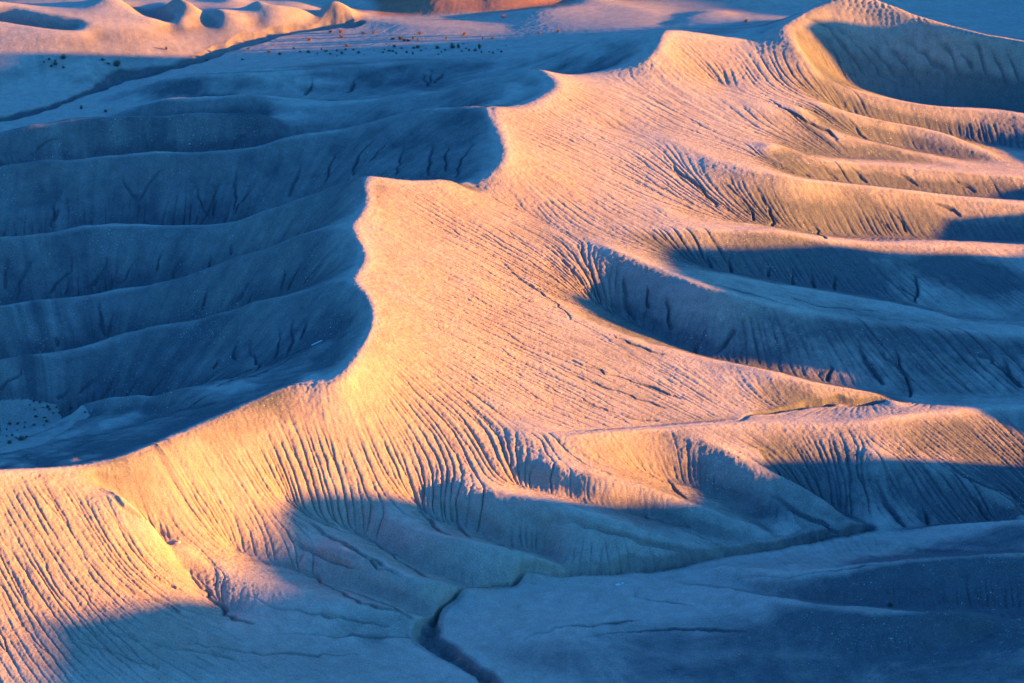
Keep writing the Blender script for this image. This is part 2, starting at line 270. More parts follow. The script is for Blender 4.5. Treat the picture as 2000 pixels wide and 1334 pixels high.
# ------------------------------------------------------------------ terrain height field (log-polar grid round the viewpoint: even detail with distance)
rng = np.random.default_rng(7)
PHI0, PHI1 = -0.272, 0.272
R0, R1 = 252.0, 650.0
def resolve(p):
    if p[0] == 'fy': return beyond(*p[1:])          # final heights, already allowing for the fall of the valley
    if p[0] == 'f': return ground(*p[1:])
    if p[0] == 'y':
        _, px, y, h = p
        py = 667.0 + math.tan(math.atan((CAM_H - h) / y) - CAM_PITCH) / KPX
    else:
        px, py, h = p
    return ground(px, py, settle(px, py, h))
def spline(pts, step=0.25):
    P = np.array([resolve(p) for p in pts])
    if len(P) < 3:
        n = max(2, int(np.linalg.norm(P[1] - P[0]) / step))
        return P[0] + (P[1] - P[0]) * np.linspace(0, 1, n)[:, None]
    Q = np.vstack([2 * P[0] - P[1], P, 2 * P[-1] - P[-2]])
    out = []
    for i in range(1, len(Q) - 2):
        p0, p1, p2, p3 = Q[i - 1:i + 3]
        d = [max(np.linalg.norm(b - a), 1e-6) ** 0.5 for a, b in ((p0, p1), (p1, p2), (p2, p3))]
        t0, t1 = 0, d[0]; t2 = t1 + d[1]; t3 = t2 + d[2]
        n = max(2, int(np.linalg.norm(p2 - p1) / step))
        t = np.linspace(t1, t2, n, endpoint=False)[:, None]
        A1 = (t1 - t) / (t1 - t0) * p0 + (t - t0) / (t1 - t0) * p1
        A2 = (t2 - t) / (t2 - t1) * p1 + (t - t1) / (t2 - t1) * p2
        A3 = (t3 - t) / (t3 - t2) * p2 + (t - t2) / (t3 - t2) * p3
        B1 = (t2 - t) / (t2 - t0) * A1 + (t - t0) / (t2 - t0) * A2
        B2 = (t3 - t) / (t3 - t1) * A2 + (t - t1) / (t3 - t1) * A3
        out.append((t2 - t) / (t2 - t1) * B1 + (t - t1) / (t2 - t1) * B2)
    out.append(P[-1:])
    return np.vstack(out)
samples = np.vstack([spline(l) for l in CRESTS + HOLLOWS] + [spline(l) for l in GUIDES] + [np.array([resolve(p) for p in POINTS])])
soft = np.zeros(len(samples), bool); soft[len(np.vstack([spline(l) for l in CRESTS + HOLLOWS])):] = True      # single levels guide only the coarse shape
s_phi, s_lr, s_h = np.arctan2(samples[:, 0], samples[:, 1]), np.log(np.hypot(samples[:, 0], samples[:, 1]) / R0), samples[:, 2]

def upsample(a, shape):
    def axis(a, n, ax):
        m = a.shape[ax]
        x = np.clip((np.arange(n) + 0.5) * m / n - 0.5, 0, m - 1)
        i = np.minimum(x.astype(int), m - 2); f = x - i
        f = f[:, None] if ax == 0 else f[None, :]
        return np.take(a, i, ax) * (1 - f) + np.take(a, i + 1, ax) * f
    return axis(axis(a, shape[0], 0), shape[1], 1).astype(np.float32)
def blur(a, it):
    for _ in range(it):
        p = np.pad(a, 1, mode='edge')
        a = (p[:-2, 1:-1] + p[2:, 1:-1]) * .25 + a * .5
        p = np.pad(a, ((0, 0), (1, 1)), mode='edge')
        a = (p[:, :-2] + p[:, 2:]) * .25 + a * .5
    return a
NPH = int((PHI1 - PHI0) / QUALITY) // 32 * 32
NR = int(math.log(R1 / R0) / QUALITY) // 32 * 32
SAG = 0.006
def solve():
    h = None
    for lev in (32, 16, 8, 4, 2, 1):
        nr, nph = NR // lev, NPH // lev
        dq = (PHI1 - PHI0) / nph
        i = np.floor(s_lr / math.log(R1 / R0) * nr).astype(int)
        j = np.floor((s_phi - PHI0) / (PHI1 - PHI0) * nph).astype(int)
        ok = (i >= 0) & (i < nr) & (j >= 0) & (j < nph) & (~soft | (dq > 0.0065))
        idx = i[ok] * nph + j[ok]
        cnt = np.bincount(idx, minlength=nr * nph)
        tot = np.bincount(idx, weights=s_h[ok], minlength=nr * nph)
        fix = (cnt > 0).reshape(nr, nph)
        val = (tot / np.maximum(cnt, 1)).reshape(nr, nph).astype(np.float32)
        if h is None:
            h = np.full((nr, nph), float(val[fix].mean()), np.float32)
        else:
            h = upsample(h, (nr, nph))
        r = R0 * np.exp((np.arange(nr) + .5) / nr * math.log(R1 / R0))
        src = (SAG * (r * dq) ** 2 / 4)[:, None].astype(np.float32)
        for k in range({32: 900, 16: 300, 8: 150, 4: 90, 2: 50, 1: 30}[lev]):
            p = np.pad(h, 1, mode='edge')
            h = (p[:-2, 1:-1] + p[2:, 1:-1] + p[1:-1, :-2] + p[1:-1, 2:]) * .25 - src
            h[fix] = val[fix]
    return h
t_0 = time.time()
base = solve()
ratio = 0.00045 / QUALITY
half = blur((base[0::2, 0::2] + base[1::2, 0::2] + base[0::2, 1::2] + base[1::2, 1::2]) * .25, max(1, int(9 * ratio ** 2)))
hgt = blur(upsample(half, base.shape), 2)
far_ = np.clip((R0 * np.exp((np.arange(NR) + .5) / NR * math.log(R1 / R0)) - 532) / 10, 0, 1)[:, None].astype(np.float32)
hgt = hgt * (1 - far_) + upsample(blur(half, 4), base.shape) * far_     # the far hills are worn smooth
rr = R0 * np.exp((np.arange(NR) + .5) / NR * math.log(R1 / R0))
ph = PHI0 + (np.arange(NPH) + .5) / NPH * (PHI1 - PHI0)
cell = (rr * (PHI1 - PHI0) / NPH).astype(np.float32)[:, None]
print('solve', time.time() - t_0, hgt.shape)
# ------------------------------------------------------------------ rills: water run down the slopes, cutting where it gathers
OFF = [(0, 1), (1, 1), (1, 0), (1, -1), (0, -1), (-1, -1), (-1, 0), (-1, 1)]
def smooth_noise(shape, size, seed):
    g = np.random.default_rng(seed)
    k = max(1.0, size / 3.0)
    a = g.standard_normal((max(8, int(shape[0] / k)), max(8, int(shape[1] / k)))).astype(np.float32)
    a = blur(a, 3 if size >= 3 else max(1, int(size)))
    a /= a.std() * 1.9
    return a if k == 1.0 and a.shape == tuple(shape) else upsample(a, shape)
def fractal(shape, size, seed, octaves=3, fall=.55):
    out, amp = 0, 1.0
    for o in range(octaves):
        out = out + smooth_noise(shape, max(size, 1.0), seed + o) * amp
        size /= 2.0; amp *= fall
    return out
def flow(h):
    """each cell passes its water to one of the two neighbours astride the steepest direction, chosen by chance"""
    n, m = h.shape
    p = np.pad(h, 1, mode='edge')
    gx = (p[1:-1, 2:] - p[1:-1, :-2]) * .5
    gy = (p[2:, 1:-1] - p[:-2, 1:-1]) * .5
    ang = np.arctan2(-gy, -gx) / (math.pi / 4)
    lo = np.floor(ang)
    f = ang - lo
    k1 = (lo.astype(np.int8)) % 8
    pick = rng.random(h.shape, dtype=np.float32) < f
    k = np.where(pick, (k1 + 1) % 8, k1)
    ix = np.arange(n * m).reshape(n, m)
    offs = np.array([a * m + b for a, b in OFF])
    rec = ix + offs[k]
    rec[0] = ix[0]; rec[-1] = ix[-1]; rec[:, 0] = ix[:, 0]; rec[:, -1] = ix[:, -1]
    rec = rec.ravel(); hf = h.ravel()
    bad = np.nonzero(hf[rec] >= hf)[0]
    if len(bad):
        r, c = bad // m, bad % m
        inn = (r > 0) & (r < n - 1) & (c > 0) & (c < m - 1)
        bi = bad[inn]
        nb = hf[bi[:, None] + offs[None, :]] * 1.0
        drop = (hf[bi][:, None] - nb) / np.array([1, 1.414] * 4)
        b = drop.argmax(1)
        rec[bi] = np.where(drop[np.arange(len(bi)), b] > 0, bi + offs[b], bi)
    diag = (np.abs(rec - np.arange(n * m)) != 1) & (np.abs(rec - np.arange(n * m)) != m)
    return rec, diag
def accumulate(h, rec, w):
    order = np.argsort(-h.ravel(), kind='stable')
    A = w.ravel().tolist()
    o = order.tolist(); rl = rec[order].tolist()
    for i, j in zip(o, rl):
        if i != j:
            A[j] += A[i]
    return np.array(A, np.float32).reshape(h.shape)
t_0 = time.time()
shape = hgt.shape
def cells(metres):
    return metres / (400 * QUALITY)
def slope_of(h):
    p = np.pad(h, 1, mode='edge')
    return np.hypot(p[1:-1, 2:] - p[1:-1, :-2], p[2:, 1:-1] - p[:-2, 1:-1]) / (2 * cell)
S0 = slope_of(blur(hgt, 6))
def sample(a, i, j):
    i = np.clip(i, 0, a.shape[0] - 1.001); j = np.clip(j, 0, a.shape[1] - 1.001)
    i0, j0 = i.astype(np.int32), j.astype(np.int32)
    f, g = (i - i0).astype(np.float32), (j - j0).astype(np.float32)
    k = i0 * a.shape[1] + j0
    r = a.ravel()
    return (r[k] * (1 - f) + r[k + a.shape[1]] * f) * (1 - g) + (r[k + 1] * (1 - f) + r[k + a.shape[1] + 1] * f) * g
def comb(fields, h, doublings):
    """draw the noise out along the way the water runs"""
    p = np.pad(h, 1, mode='edge')
    gj = p[1:-1, 2:] - p[1:-1, :-2]; gi = p[2:, 1:-1] - p[:-2, 1:-1]
    n = np.hypot(gi, gj) + 1e-6
    oi, oj = (gi / n).astype(np.float32), (gj / n).astype(np.float32)      # one cell uphill
    I, J = np.meshgrid(np.arange(h.shape[0], dtype=np.float32), np.arange(h.shape[1], dtype=np.float32), indexing='ij')
    for _ in range(doublings):
        ii, jj = I + oi, J + oj
        fields = [(f + sample(f, ii, jj)) * .5 for f in fields]
        oi, oj = oi + sample(oi, ii, jj), oj + sample(oj, ii, jj)
    return [((f - f.mean()) / f.std()).astype(np.float32) for f in fields]
white = np.random.default_rng(3).standard_normal(shape).astype(np.float32)
lic_a, lic_b = comb([blur(white, 1), smooth_noise(shape, cells(.9), 12)], blur(hgt, 10), 6)
print('comb', time.time() - t_0)
rough = fractal(shape, cells(.9), 11, 3, .6)
hard = np.clip(1.0 + .60 * fractal(shape, cells(9), 21, 4, .6), .2, 2.3).astype(np.float32)      # how easily the shale cuts
XX, YY = rr[:, None] * np.sin(ph)[None, :], rr[:, None] * np.cos(ph)[None, :]
ridge_line = spline(CRESTS[0], 1.0)
o_ = np.argsort(ridge_line[:, 1])
east = XX - np.interp(YY, ridge_line[o_, 1], ridge_line[o_, 0])
soft_shale = np.clip((-east - 1) / 4, 0, 1)                               # west of the crest the gullies are few and deep
hard = hard * np.clip((522 - YY) / 30, .12, 1)
far_crest = ridge_line[ridge_line[:, 1] > 490][::2]
ci, cj = np.meshgrid(np.arange(0, shape[0], 8), np.arange(0, shape[1], 8), indexing='ij')
cd = np.full(ci.shape, 60.0, np.float32)
for x_, y_, z_ in far_crest:
    cd = np.minimum(cd, np.hypot(XX[ci, cj] - x_, YY[ci, 0 * cj] - y_))
calm = np.clip(upsample(cd, shape) / 11 - .25, .05, 1)                     # the far peak's brow is unrilled
hard = hard * calm ** 2
need = 2.2 + 5.0 * soft_shale * np.clip(1 + .8 * fractal(shape, cells(12), 91, 2, .6), .3, 3)
hollows_ = (.6 * fractal(shape, cells(16), 95, 2, .6) + .34 * fractal(shape, cells(6), 97, 2, .6)) * (.25 + .75 * soft_shale) * np.clip(np.abs(east) / 9, .1, 1) * np.clip((535 - YY) / 10, 0, 1)
steep = np.clip(S0 / .4, 0, 1)
work = hgt + (.003 + .012 * steep) * rough + ((.008 + .032 * steep) * lic_a + (.008 + .022 * steep) * lic_b) * (1 - .8 * soft_shale) * calm + .06 * fractal(shape, cells(7), 31, 2, .5) * np.clip(S0 / .3, .15, 1) + hollows_ * np.clip(S0 / .3, .1, 1)
start = hgt.copy()
ITER = 20
area = cell ** 2 * np.ones(shape, np.float32)
K_CUT = 0.062
for it in range(ITER):
    rec, diag = flow(work)
    A = accumulate(work, rec, area)
    hr = work.ravel()[rec].reshape(shape)
    dx = cell * np.where(diag.reshape(shape), 1.414, 1.0)
    F = K_CUT * hard * np.clip(A - need / hard, 0, 120.0) ** 0.5 * 0.18 / dx
    S = np.maximum((work - hr) / dx, 0)
    cut = (work - (work + F * hr) / (1 + F)) * np.clip((S - .03) / .20, 0, 1)
    work = work - np.minimum(cut, 0.10)
    work = work + 0.06 * (blur(work, 1) - work)
wet = np.log10(np.maximum(A, .1))
# the washes: narrow trenches with steep earth banks, a metre or so deep
def trench(line, width, depth, seed, P=None):
    if P is None: P = spline(line, .2)
    g = np.random.default_rng(seed)
    n = len(P)
    wob = np.interp(np.arange(n), np.linspace(0, n, max(4, n // 12)), g.standard_normal(max(4, n // 12))) * width * .5
    d = np.gradient(P[:, :2], axis=0); d /= np.linalg.norm(d, axis=1)[:, None] + 1e-9
    C = P[:, :2] + np.stack([-d[:, 1], d[:, 0]], 1) * wob[:, None]
    w = width * (1 + .35 * np.interp(np.arange(n), np.linspace(0, n, max(4, n // 25)), g.standard_normal(max(4, n // 25))))
    field = np.zeros(shape, np.float32)
    fade = np.minimum(1, np.arange(n) / (.6 * n)) * (.35 + .65 * np.minimum(1, (n - np.arange(n)) / (.15 * n))) if depth < .75 else np.ones(n)
    for (x, y), ww, fd in zip(C, np.maximum(w, .3 * width), fade):
        i = math.log(math.hypot(x, y) / R0) / math.log(R1 / R0) * NR - .5
        j = (math.atan2(x, y) - PHI0) / (PHI1 - PHI0) * NPH - .5
        rad = int(2.2 * ww / (math.hypot(x, y) * QUALITY)) + 2
        a0, a1, b0, b1 = int(i) - rad, int(i) + rad + 1, int(j) - rad, int(j) + rad + 1
        if a0 < 0 or b0 < 0 or a1 > NR or b1 > NPH: continue
        q = np.hypot(np.arange(a0, a1)[:, None] - i, np.arange(b0, b1)[None, :] - j) * (math.hypot(x, y) * QUALITY) / ww
        field[a0:a1, b0:b1] = np.maximum(field[a0:a1, b0:b1], np.clip((1.35 - q) / .75, 0, 1) * fd)
    return field * depth
bank = fractal(shape, cells(1.2), 61, 2, .5)
cutf = np.zeros(shape, np.float32)
washf = np.zeros(shape, np.float32)
for line, w_, d_, sd in TRENCHES:
    tr_ = trench(line, w_, d_, sd)
    cutf = np.maximum(cutf, tr_)
    if sd in (1, 2, 3, 5, 6): washf = np.maximum(washf, tr_ / d_)
lookup = blur(work, 3)
def height_at(x, y):
    i = min(max(math.log(math.hypot(x, y) / R0) / math.log(R1 / R0) * NR - .5, 0), NR - 2.01)
    j = min(max((math.atan2(x, y) - PHI0) / (PHI1 - PHI0) * NPH - .5, 0), NPH - 2.01)
    a, b = int(i), int(j); f, g = i - a, j - b
    return float((lookup[a, b] * (1 - f) + lookup[a + 1, b] * f) * (1 - g) + (lookup[a, b + 1] * (1 - f) + lookup[a + 1, b + 1] * f) * g)
def stand(px, py):
    """the spot of ground seen at a place in the photograph"""
    u, v = (px - 1000.0) * KPX, (667.0 - py) * KPX
    c, s = math.cos(CAM_PITCH), math.sin(CAM_PITCH)
    dx, dy, dz = u, c + v * s, -s + v * c
    t = 240.0
    while t < 700 and CAM_H + dz * t > height_at(dx * t, dy * t): t += .5
    lo, hi = t - .5, t
    for _ in range(10):
        m_ = (lo + hi) / 2
        if CAM_H + dz * m_ > height_at(dx * m_, dy * m_): lo = m_
        else: hi = m_
    return dx * hi, dy * hi, height_at(dx * hi, dy * hi)
sd = 100
for w_, d_, courses in GULLIES:
    for c_ in courses:
        sd += 1
        pts = [np.array(stand(*p)) for p in c_]
        keep = [pts[0]]
        for q_ in pts[1:]:
            if np.hypot(*(q_ - keep[-1])[:2]) < 14: keep.append(q_)      # a course never jumps across a hidden hollow
        if len(keep) < 2: continue
        dense = np.vstack([keep[a] + (keep[a + 1] - keep[a]) * np.linspace(0, 1, max(2, int(np.linalg.norm((keep[a + 1] - keep[a])[:2]) / .12)))[:, None] for a in range(len(keep) - 1)])
        g_ = np.random.default_rng(sd)
        m_ = max(3, len(dense) // 9)
        jit = np.stack([np.interp(np.arange(len(dense)), np.linspace(0, len(dense), m_), g_.standard_normal(m_)) for _ in range(2)], 1) * .22
        dense[:, :2] += jit
        cutf = np.maximum(cutf, trench(None, w_, d_, sd, dense))
print('gullies', time.time() - t_0)
cutf = np.clip(cutf * (1 + .25 * bank), 0, 3)
work = work - cutf
# clods and crumbs, coarser on the steep shale
S1 = slope_of(blur(work, 2))
work = work + np.clip((560 - YY) / 60, .25, 1) * (.008 + .030 * np.clip(S1 / .5, 0, 1)) * fractal(shape, cells(.36), 71, 2, .8) * np.clip(1.2 - cutf, .3, 1)
hgt = work
print('erode', time.time() - t_0)
# ------------------------------------------------------------------ ground material
def node(nt, kind, **kw):
    n = nt.nodes.new(kind)
    for k, v in kw.items():
        if k.startswith('_'): setattr(n, k[1:], v)
        else: n.inputs[k.replace('__', ' ')].default_value = v
    return n
soil = bpy.data.materials.new('shale')
soil.use_nodes = True
nt = soil.node_tree; L = nt.links.new
bsdf = nt.nodes['Principled BSDF']
bsdf.inputs['Roughness'].default_value = .95
bsdf.inputs['Specular IOR Level'].default_value = .1
geo = node(nt, 'ShaderNodeNewGeometry')
crust_a = node(nt, 'ShaderNodeAttribute', _attribute_name='crust')
salt_a = node(nt, 'ShaderNodeAttribute', _attribute_name='salt')
def noise(scale, detail=4, rough=.6):
    n = node(nt, 'ShaderNodeTexNoise', Scale=scale, Detail=detail, Roughness=rough)
    L(geo.outputs['Position'], n.inputs['Vector'])
    return n.outputs['Fac']
def math_(op, a, b=None, clamp=False):
    n = node(nt, 'ShaderNodeMath', _operation=op, _use_clamp=clamp)
    for i, v in enumerate((a, b)):
        if v is None: continue
        if isinstance(v, (int, float)): n.inputs[i].default_value = v
        else: L(v, n.inputs[i])
    return n.outputs[0]
def mix(f, a, b):
    n = node(nt, 'ShaderNodeMixRGB')
    for i, v in enumerate((f, a, b)):
        if isinstance(v, (int, float)): n.inputs[i].default_value = v
        elif isinstance(v, tuple): n.inputs[i].default_value = v + (1,)
        else: L(v, n.inputs[i])
    return n.outputs[0]
def ramp(v, lo, hi):
    n = node(nt, 'ShaderNodeMapRange', _clamp=True)
    n.inputs['From Min'].default_value, n.inputs['From Max'].default_value = lo, hi
    L(v, n.inputs['Value'])
    return n.outputs['Result']
SHALE, LIT_PALE, CRUST = (.092, .100, .112), (.28, .232, .20), (.36, .322, .28)  # the middle tone brightens the sunlit ridge face through its colour
grain = noise(4.5, 5, .75)
fine = noise(15.0, 3, .7)
c = math_('ADD', crust_a.outputs['Fac'], math_('MULTIPLY', math_('SUBTRACT', grain, .5), .55), True)
lit_pale_a = node(nt, 'ShaderNodeAttribute', _attribute_name='lit_pale')
rust_a = node(nt, 'ShaderNodeAttribute', _attribute_name='rust')
col = mix(c, mix(lit_pale_a.outputs['Fac'], SHALE, LIT_PALE), CRUST)
col = mix(rust_a.outputs['Fac'], col, (.27, .13, .085))
speck = noise(7.0, 2, .5)
blotch = noise(.55, 4, .6)
tone = math_('ADD', -.62, math_('ADD', math_('ADD', math_('MULTIPLY', fine, .9), math_('MULTIPLY', speck, 1.1)), math_('ADD', math_('MULTIPLY', grain, .6), math_('MULTIPLY', blotch, .62))))
hsv = node(nt, 'ShaderNodeHueSaturation')
L(tone, hsv.inputs['Value']); L(col, hsv.inputs['Color'])
col = hsv.outputs['Color']
# chips of gypsum lying on the steep shale
chips = math_('MULTIPLY', ramp(noise(3.2, 3, .75), .62, .68), ramp(math_('ADD', salt_a.outputs['Fac'], math_('MULTIPLY', math_('SUBTRACT', noise(.9, 3, .6), .5), 1.6)), .5, .8))
col = mix(chips, col, (.55, .54, .52))
L(col, bsdf.inputs['Base Color'])
bump = node(nt, 'ShaderNodeBump', Strength=.9, Distance=.10)
hb = math_('ADD', math_('MULTIPLY', grain, 1.0), math_('MULTIPLY', fine, .35))
L(hb, bump.inputs['Height'])
L(bump.outputs['Normal'], bsdf.inputs['Normal'])

# ------------------------------------------------------------------ terrain mesh
def grid_mesh(name, X, Y, Z, material, attrs=None, split=None):
    n, m = Z.shape
    co = np.empty((n * m, 3), np.float32)
    co[:, 0], co[:, 1], co[:, 2] = X.ravel(), Y.ravel(), Z.ravel()
    k = np.arange(n * m).reshape(n, m)
    q = np.ascontiguousarray(np.stack([k[:-1, :-1], k[:-1, 1:], k[1:, 1:], k[1:, :-1]], -1).reshape(-1, 4))
    names = split[0] if split else [name]
    lab = split[1][:-1, :-1].ravel() if split else None
    for n_, nm in enumerate(names):
        f = q if lab is None else q[lab == n_]
        if not len(f): continue
        used = np.zeros(len(co), bool); used[f.ravel()] = True
        remap = np.cumsum(used) - 1
        f = remap[f]
        me = bpy.data.meshes.new(nm)
        me.vertices.add(int(used.sum())); me.vertices.foreach_set('co', co[used].ravel())
        me.loops.add(f.size); me.loops.foreach_set('vertex_index', f.ravel().astype(np.int32))
        me.polygons.add(len(f)); me.polygons.foreach_set('loop_start', np.arange(0, f.size, 4, dtype=np.int32))
        me.update(calc_edges=True)
        me.polygons.foreach_set('use_smooth', np.ones(len(f), bool))
        for an, av in (attrs or {}).items():
            at = me.attributes.new(an, 'FLOAT', 'POINT')
            at.data.foreach_set('value', av.ravel()[used].astype(np.float32))
        me.materials.append(material)
        o = bpy.data.objects.new(nm, me)
        scene.collection.objects.link(o)
        o['kind'] = 'structure'
X = rr[:, None] * np.sin(ph)[None, :]
Y = rr[:, None] * np.cos(ph)[None, :]
Sm = slope_of(blur(hgt, 8))
sh_ = Sm[0::2, 0::2]
Sm = upsample(blur(sh_, 9), shape)                # a narrow crest counts as part of its slopes
patch = fractal(shape, cells(14), 41, 4, .6)
fleck = fractal(shape, cells(5), 51, 3, .6)
streak = fractal(shape, cells(2.2), 81, 2, .6)
run = np.clip((blur(wet, 1) - .3) / 1.6, 0, 1)                     # where water gathers
def inside(poly):
    P = np.array([stand(*p)[:2] for p in poly])
    r = np.zeros(shape, bool)
    for (x0, y0), (x1, y1) in zip(P, np.roll(P, -1, 0)):
        if y0 == y1: continue
        r ^= ((Y > y0) != (Y > y1)) & (X < (x1 - x0) * (Y - y0) / (y1 - y0) + x0)
    return r
dark = np.zeros(shape, np.float32)
for px, py, wx, wy, st in DARK:
    cx, cy, _ = stand(px, py)
    dark = np.maximum(dark, st * np.clip(1.5 - np.hypot((X - cx) / wx, (Y - cy) / wy) - .25 * patch, 0, 1))
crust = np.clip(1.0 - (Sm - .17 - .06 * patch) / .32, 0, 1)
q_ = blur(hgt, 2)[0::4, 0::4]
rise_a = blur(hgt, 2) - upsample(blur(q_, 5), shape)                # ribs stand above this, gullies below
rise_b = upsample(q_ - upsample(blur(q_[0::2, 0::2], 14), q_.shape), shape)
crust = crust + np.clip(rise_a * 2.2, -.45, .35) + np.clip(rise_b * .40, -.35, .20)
crust = crust * (1 - .5 * soft_shale * np.clip((500 - Y) / 20, 0, 1) * np.clip((Sm - .10) / .12, 0, 1))  # shaded west flank deepened through its colour: less pale crust there
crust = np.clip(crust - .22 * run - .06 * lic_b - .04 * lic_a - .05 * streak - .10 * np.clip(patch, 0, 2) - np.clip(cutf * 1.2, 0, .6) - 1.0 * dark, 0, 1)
for poly in PLAINS: crust = np.where(blur(inside(poly).astype(np.float32), 3) > .3, np.maximum(crust, .85 - .1 * np.abs(patch)), crust)
salt = np.clip(.5 + .28 * fleck, 0, 1) * np.clip(np.maximum((Sm - .25) / .2, dark), 0, 1)
# the great ridge's eastern face: paler crumb, with sunlit brightness painted into its colour
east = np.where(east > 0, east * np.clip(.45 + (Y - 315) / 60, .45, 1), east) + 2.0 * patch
lit_pale = np.clip((east + 2.5) / 4, 0, 1) * np.clip((46 + 6 * patch - east) / 22, 0, 1)
lit_pale = lit_pale * (1 - .8 * np.clip((Y - 478) / 8, 0, 1) * np.clip((X - 52) / 8, 0, 1))
lit_pale = np.maximum(lit_pale, .6 * np.clip((Y - 536) / 8, 0, 1))
rust = np.clip((Y - 561) / 3, 0, 1) * np.clip((X + 34) / 3, 0, 1) * np.clip((16 - X) / 6, 0, 1) * .8
ground_kind = np.zeros(shape, np.int8)
for poly in PLAINS: ground_kind[inside(poly)] = 1
ground_kind[washf > .3] = 2
grid_mesh('hills', X, Y, hgt, soil, {'rust': rust, 'crust': crust, 'salt': salt * (1 - .85 * lit_pale), 'lit_pale': lit_pale}, (['hills', 'plain', 'wash'], ground_kind))

# ------------------------------------------------------------------ the land outside the picture: the shadow-casting ridge on the right, plains and hills all round
ux, uy = math.sin(SUN_AZ), math.cos(SUN_AZ)
sk_s, sk_g = np.array(SKYLINE).T
def wide(x, y, edge):
    s, t = -x * uy + y * ux, x * ux + y * uy
    r = np.hypot(x, y)
    floor = 3 + np.clip((y - 300) * .09, -12, 25) - 11 * np.clip((x - 40) / 60, 0, 1) * np.clip((700 - y) / 200, 0, 1) + 1.5 * np.sin(x * .021 + y * .013) + 1.2 * np.sin(x * .047 - y * .031)
    crest_t = 146 + 5 * np.sin(s * .05) + 3 * np.sin(s * .13 + 1)
    top = np.interp(s, sk_s, sk_g) + math.tan(SUN_EL) * crest_t
    dist = np.abs(t - crest_t)
    spur = 1 + .25 * np.sin(s * .45 + np.sin(t * .1)) * np.clip(dist / 20, 0, 1)
    ridge = np.where(s > 100, top - .62 * dist * spur, -99)
    hills_ = 26 * np.clip((r - 700) / 500, 0, 1) * np.abs(np.sin(x * .0061 + 1.3 * np.sin(y * .004)) * np.cos(y * .0053 + x * .0021))
    z = np.maximum(floor + hills_, 0 * ridge + np.where(ridge > -90, ridge, -90))
    k = 2.0
    return z
def outer(name, p0, p1, r0, r1, dq, edge_fn):
    nph, nr = int((p1 - p0) / dq) + 1, int(math.log(r1 / r0) / dq) + 1
    P = np.linspace(p0, p1, nph)[None, :]; Rr = (r0 * np.exp(np.linspace(0, math.log(r1 / r0), nr)))[:, None]
    x, y = Rr * np.sin(P), Rr * np.cos(P)
    z = wide(x, y, None)
    zb, w = edge_fn(P, Rr)
    z = (z * (1 - w) + zb * w)
    s_ = np.hypot(*np.gradient(z)) / (Rr * dq)
    crust_ = np.clip(1.0 - (s_ - .22) / .2, 0, 1)
    grid_mesh(name, x, y, z.astype(np.float32), soil, {'crust': crust_, 'salt': 0 * crust_, 'lit_pale': .8 + 0 * crust_, 'rust': 0 * crust_})
lowh = blur(hgt, 12)
def edge(P, Rr):
    """height at the nearest rim point of the detailed ground, and how strongly it still counts"""
    i = np.clip((np.log(Rr / R0) / math.log(R1 / R0) * NR - .5), 0, NR - 1).astype(int)
    j = np.clip((P - PHI0) / (PHI1 - PHI0) * NPH - .5, 0, NPH - 1).astype(int)
    zb = lowh[i, j] - .02
    d = np.maximum(np.maximum(PHI0 - P, P - PHI1), 0) * np.clip(Rr, R0, R1)
    d = np.hypot(d, np.maximum(np.maximum(R0 - Rr, Rr - R1), 0) * (1 + 0 * P))
    return zb, np.exp(-(d / np.where(P < 0, 45.0, 16.0)) ** 2)
outer('ridge', PHI1 - .002, .80, 150, 900, .0022, edge)
outer('ground', -.80, PHI0 + .002, 150, 900, .006, edge)
outer('ground', PHI0 - .002, PHI1 + .002, R1 - 1, 900, .004, edge)
outer('ground', PHI0 - .002, PHI1 + .002, 150, R0 + .3, .004, edge)
outer('ground', -.80, .80, 898, 9000, .012, lambda P, Rr: (0 * P + 0 * Rr, 0 * P + 0 * Rr))
# ------------------------------------------------------------------ ground lookup for things that stand on it
lookup = hgt
def plain_mat(name, colour, rough=.9, vary=.35, scale=6):
    m = bpy.data.materials.new(name); m.use_nodes = True
    n = m.node_tree; b = n.nodes['Principled BSDF']
    b.inputs['Roughness'].default_value = rough
    b.inputs['Specular IOR Level'].default_value = .15
    tx = n.nodes.new('ShaderNodeTexNoise'); tx.inputs['Scale'].default_value = scale; tx.inputs['Detail'].default_value = 4
    g = n.nodes.new('ShaderNodeNewGeometry'); n.links.new(g.outputs['Position'], tx.inputs['Vector'])
    r = n.nodes.new('ShaderNodeMapRange'); r.inputs['To Min'].default_value, r.inputs['To Max'].default_value = 1 - vary, 1 + vary
    h = n.nodes.new('ShaderNodeHueSaturation'); h.inputs['Color'].default_value = colour + (1,)
    n.links.new(tx.outputs['Fac'], r.inputs['Value']); n.links.new(r.outputs['Result'], h.inputs['Value'])
    n.links.new(h.outputs['Color'], b.inputs['Base Color'])
    return m
M_LEAF = plain_mat('scrub_leaf', (.10, .105, .08))
M_SUN_RED = plain_mat('sun_red_scrub_leaf', (.22, .11, .06))  # redder copy of the leaf colour for sunlit shrubs, warm light painted in
M_TWIG = plain_mat('scrub_twig', (.10, .085, .07))
M_STONE = plain_mat('pale_stone', (.55, .53, .50), .85, .2)
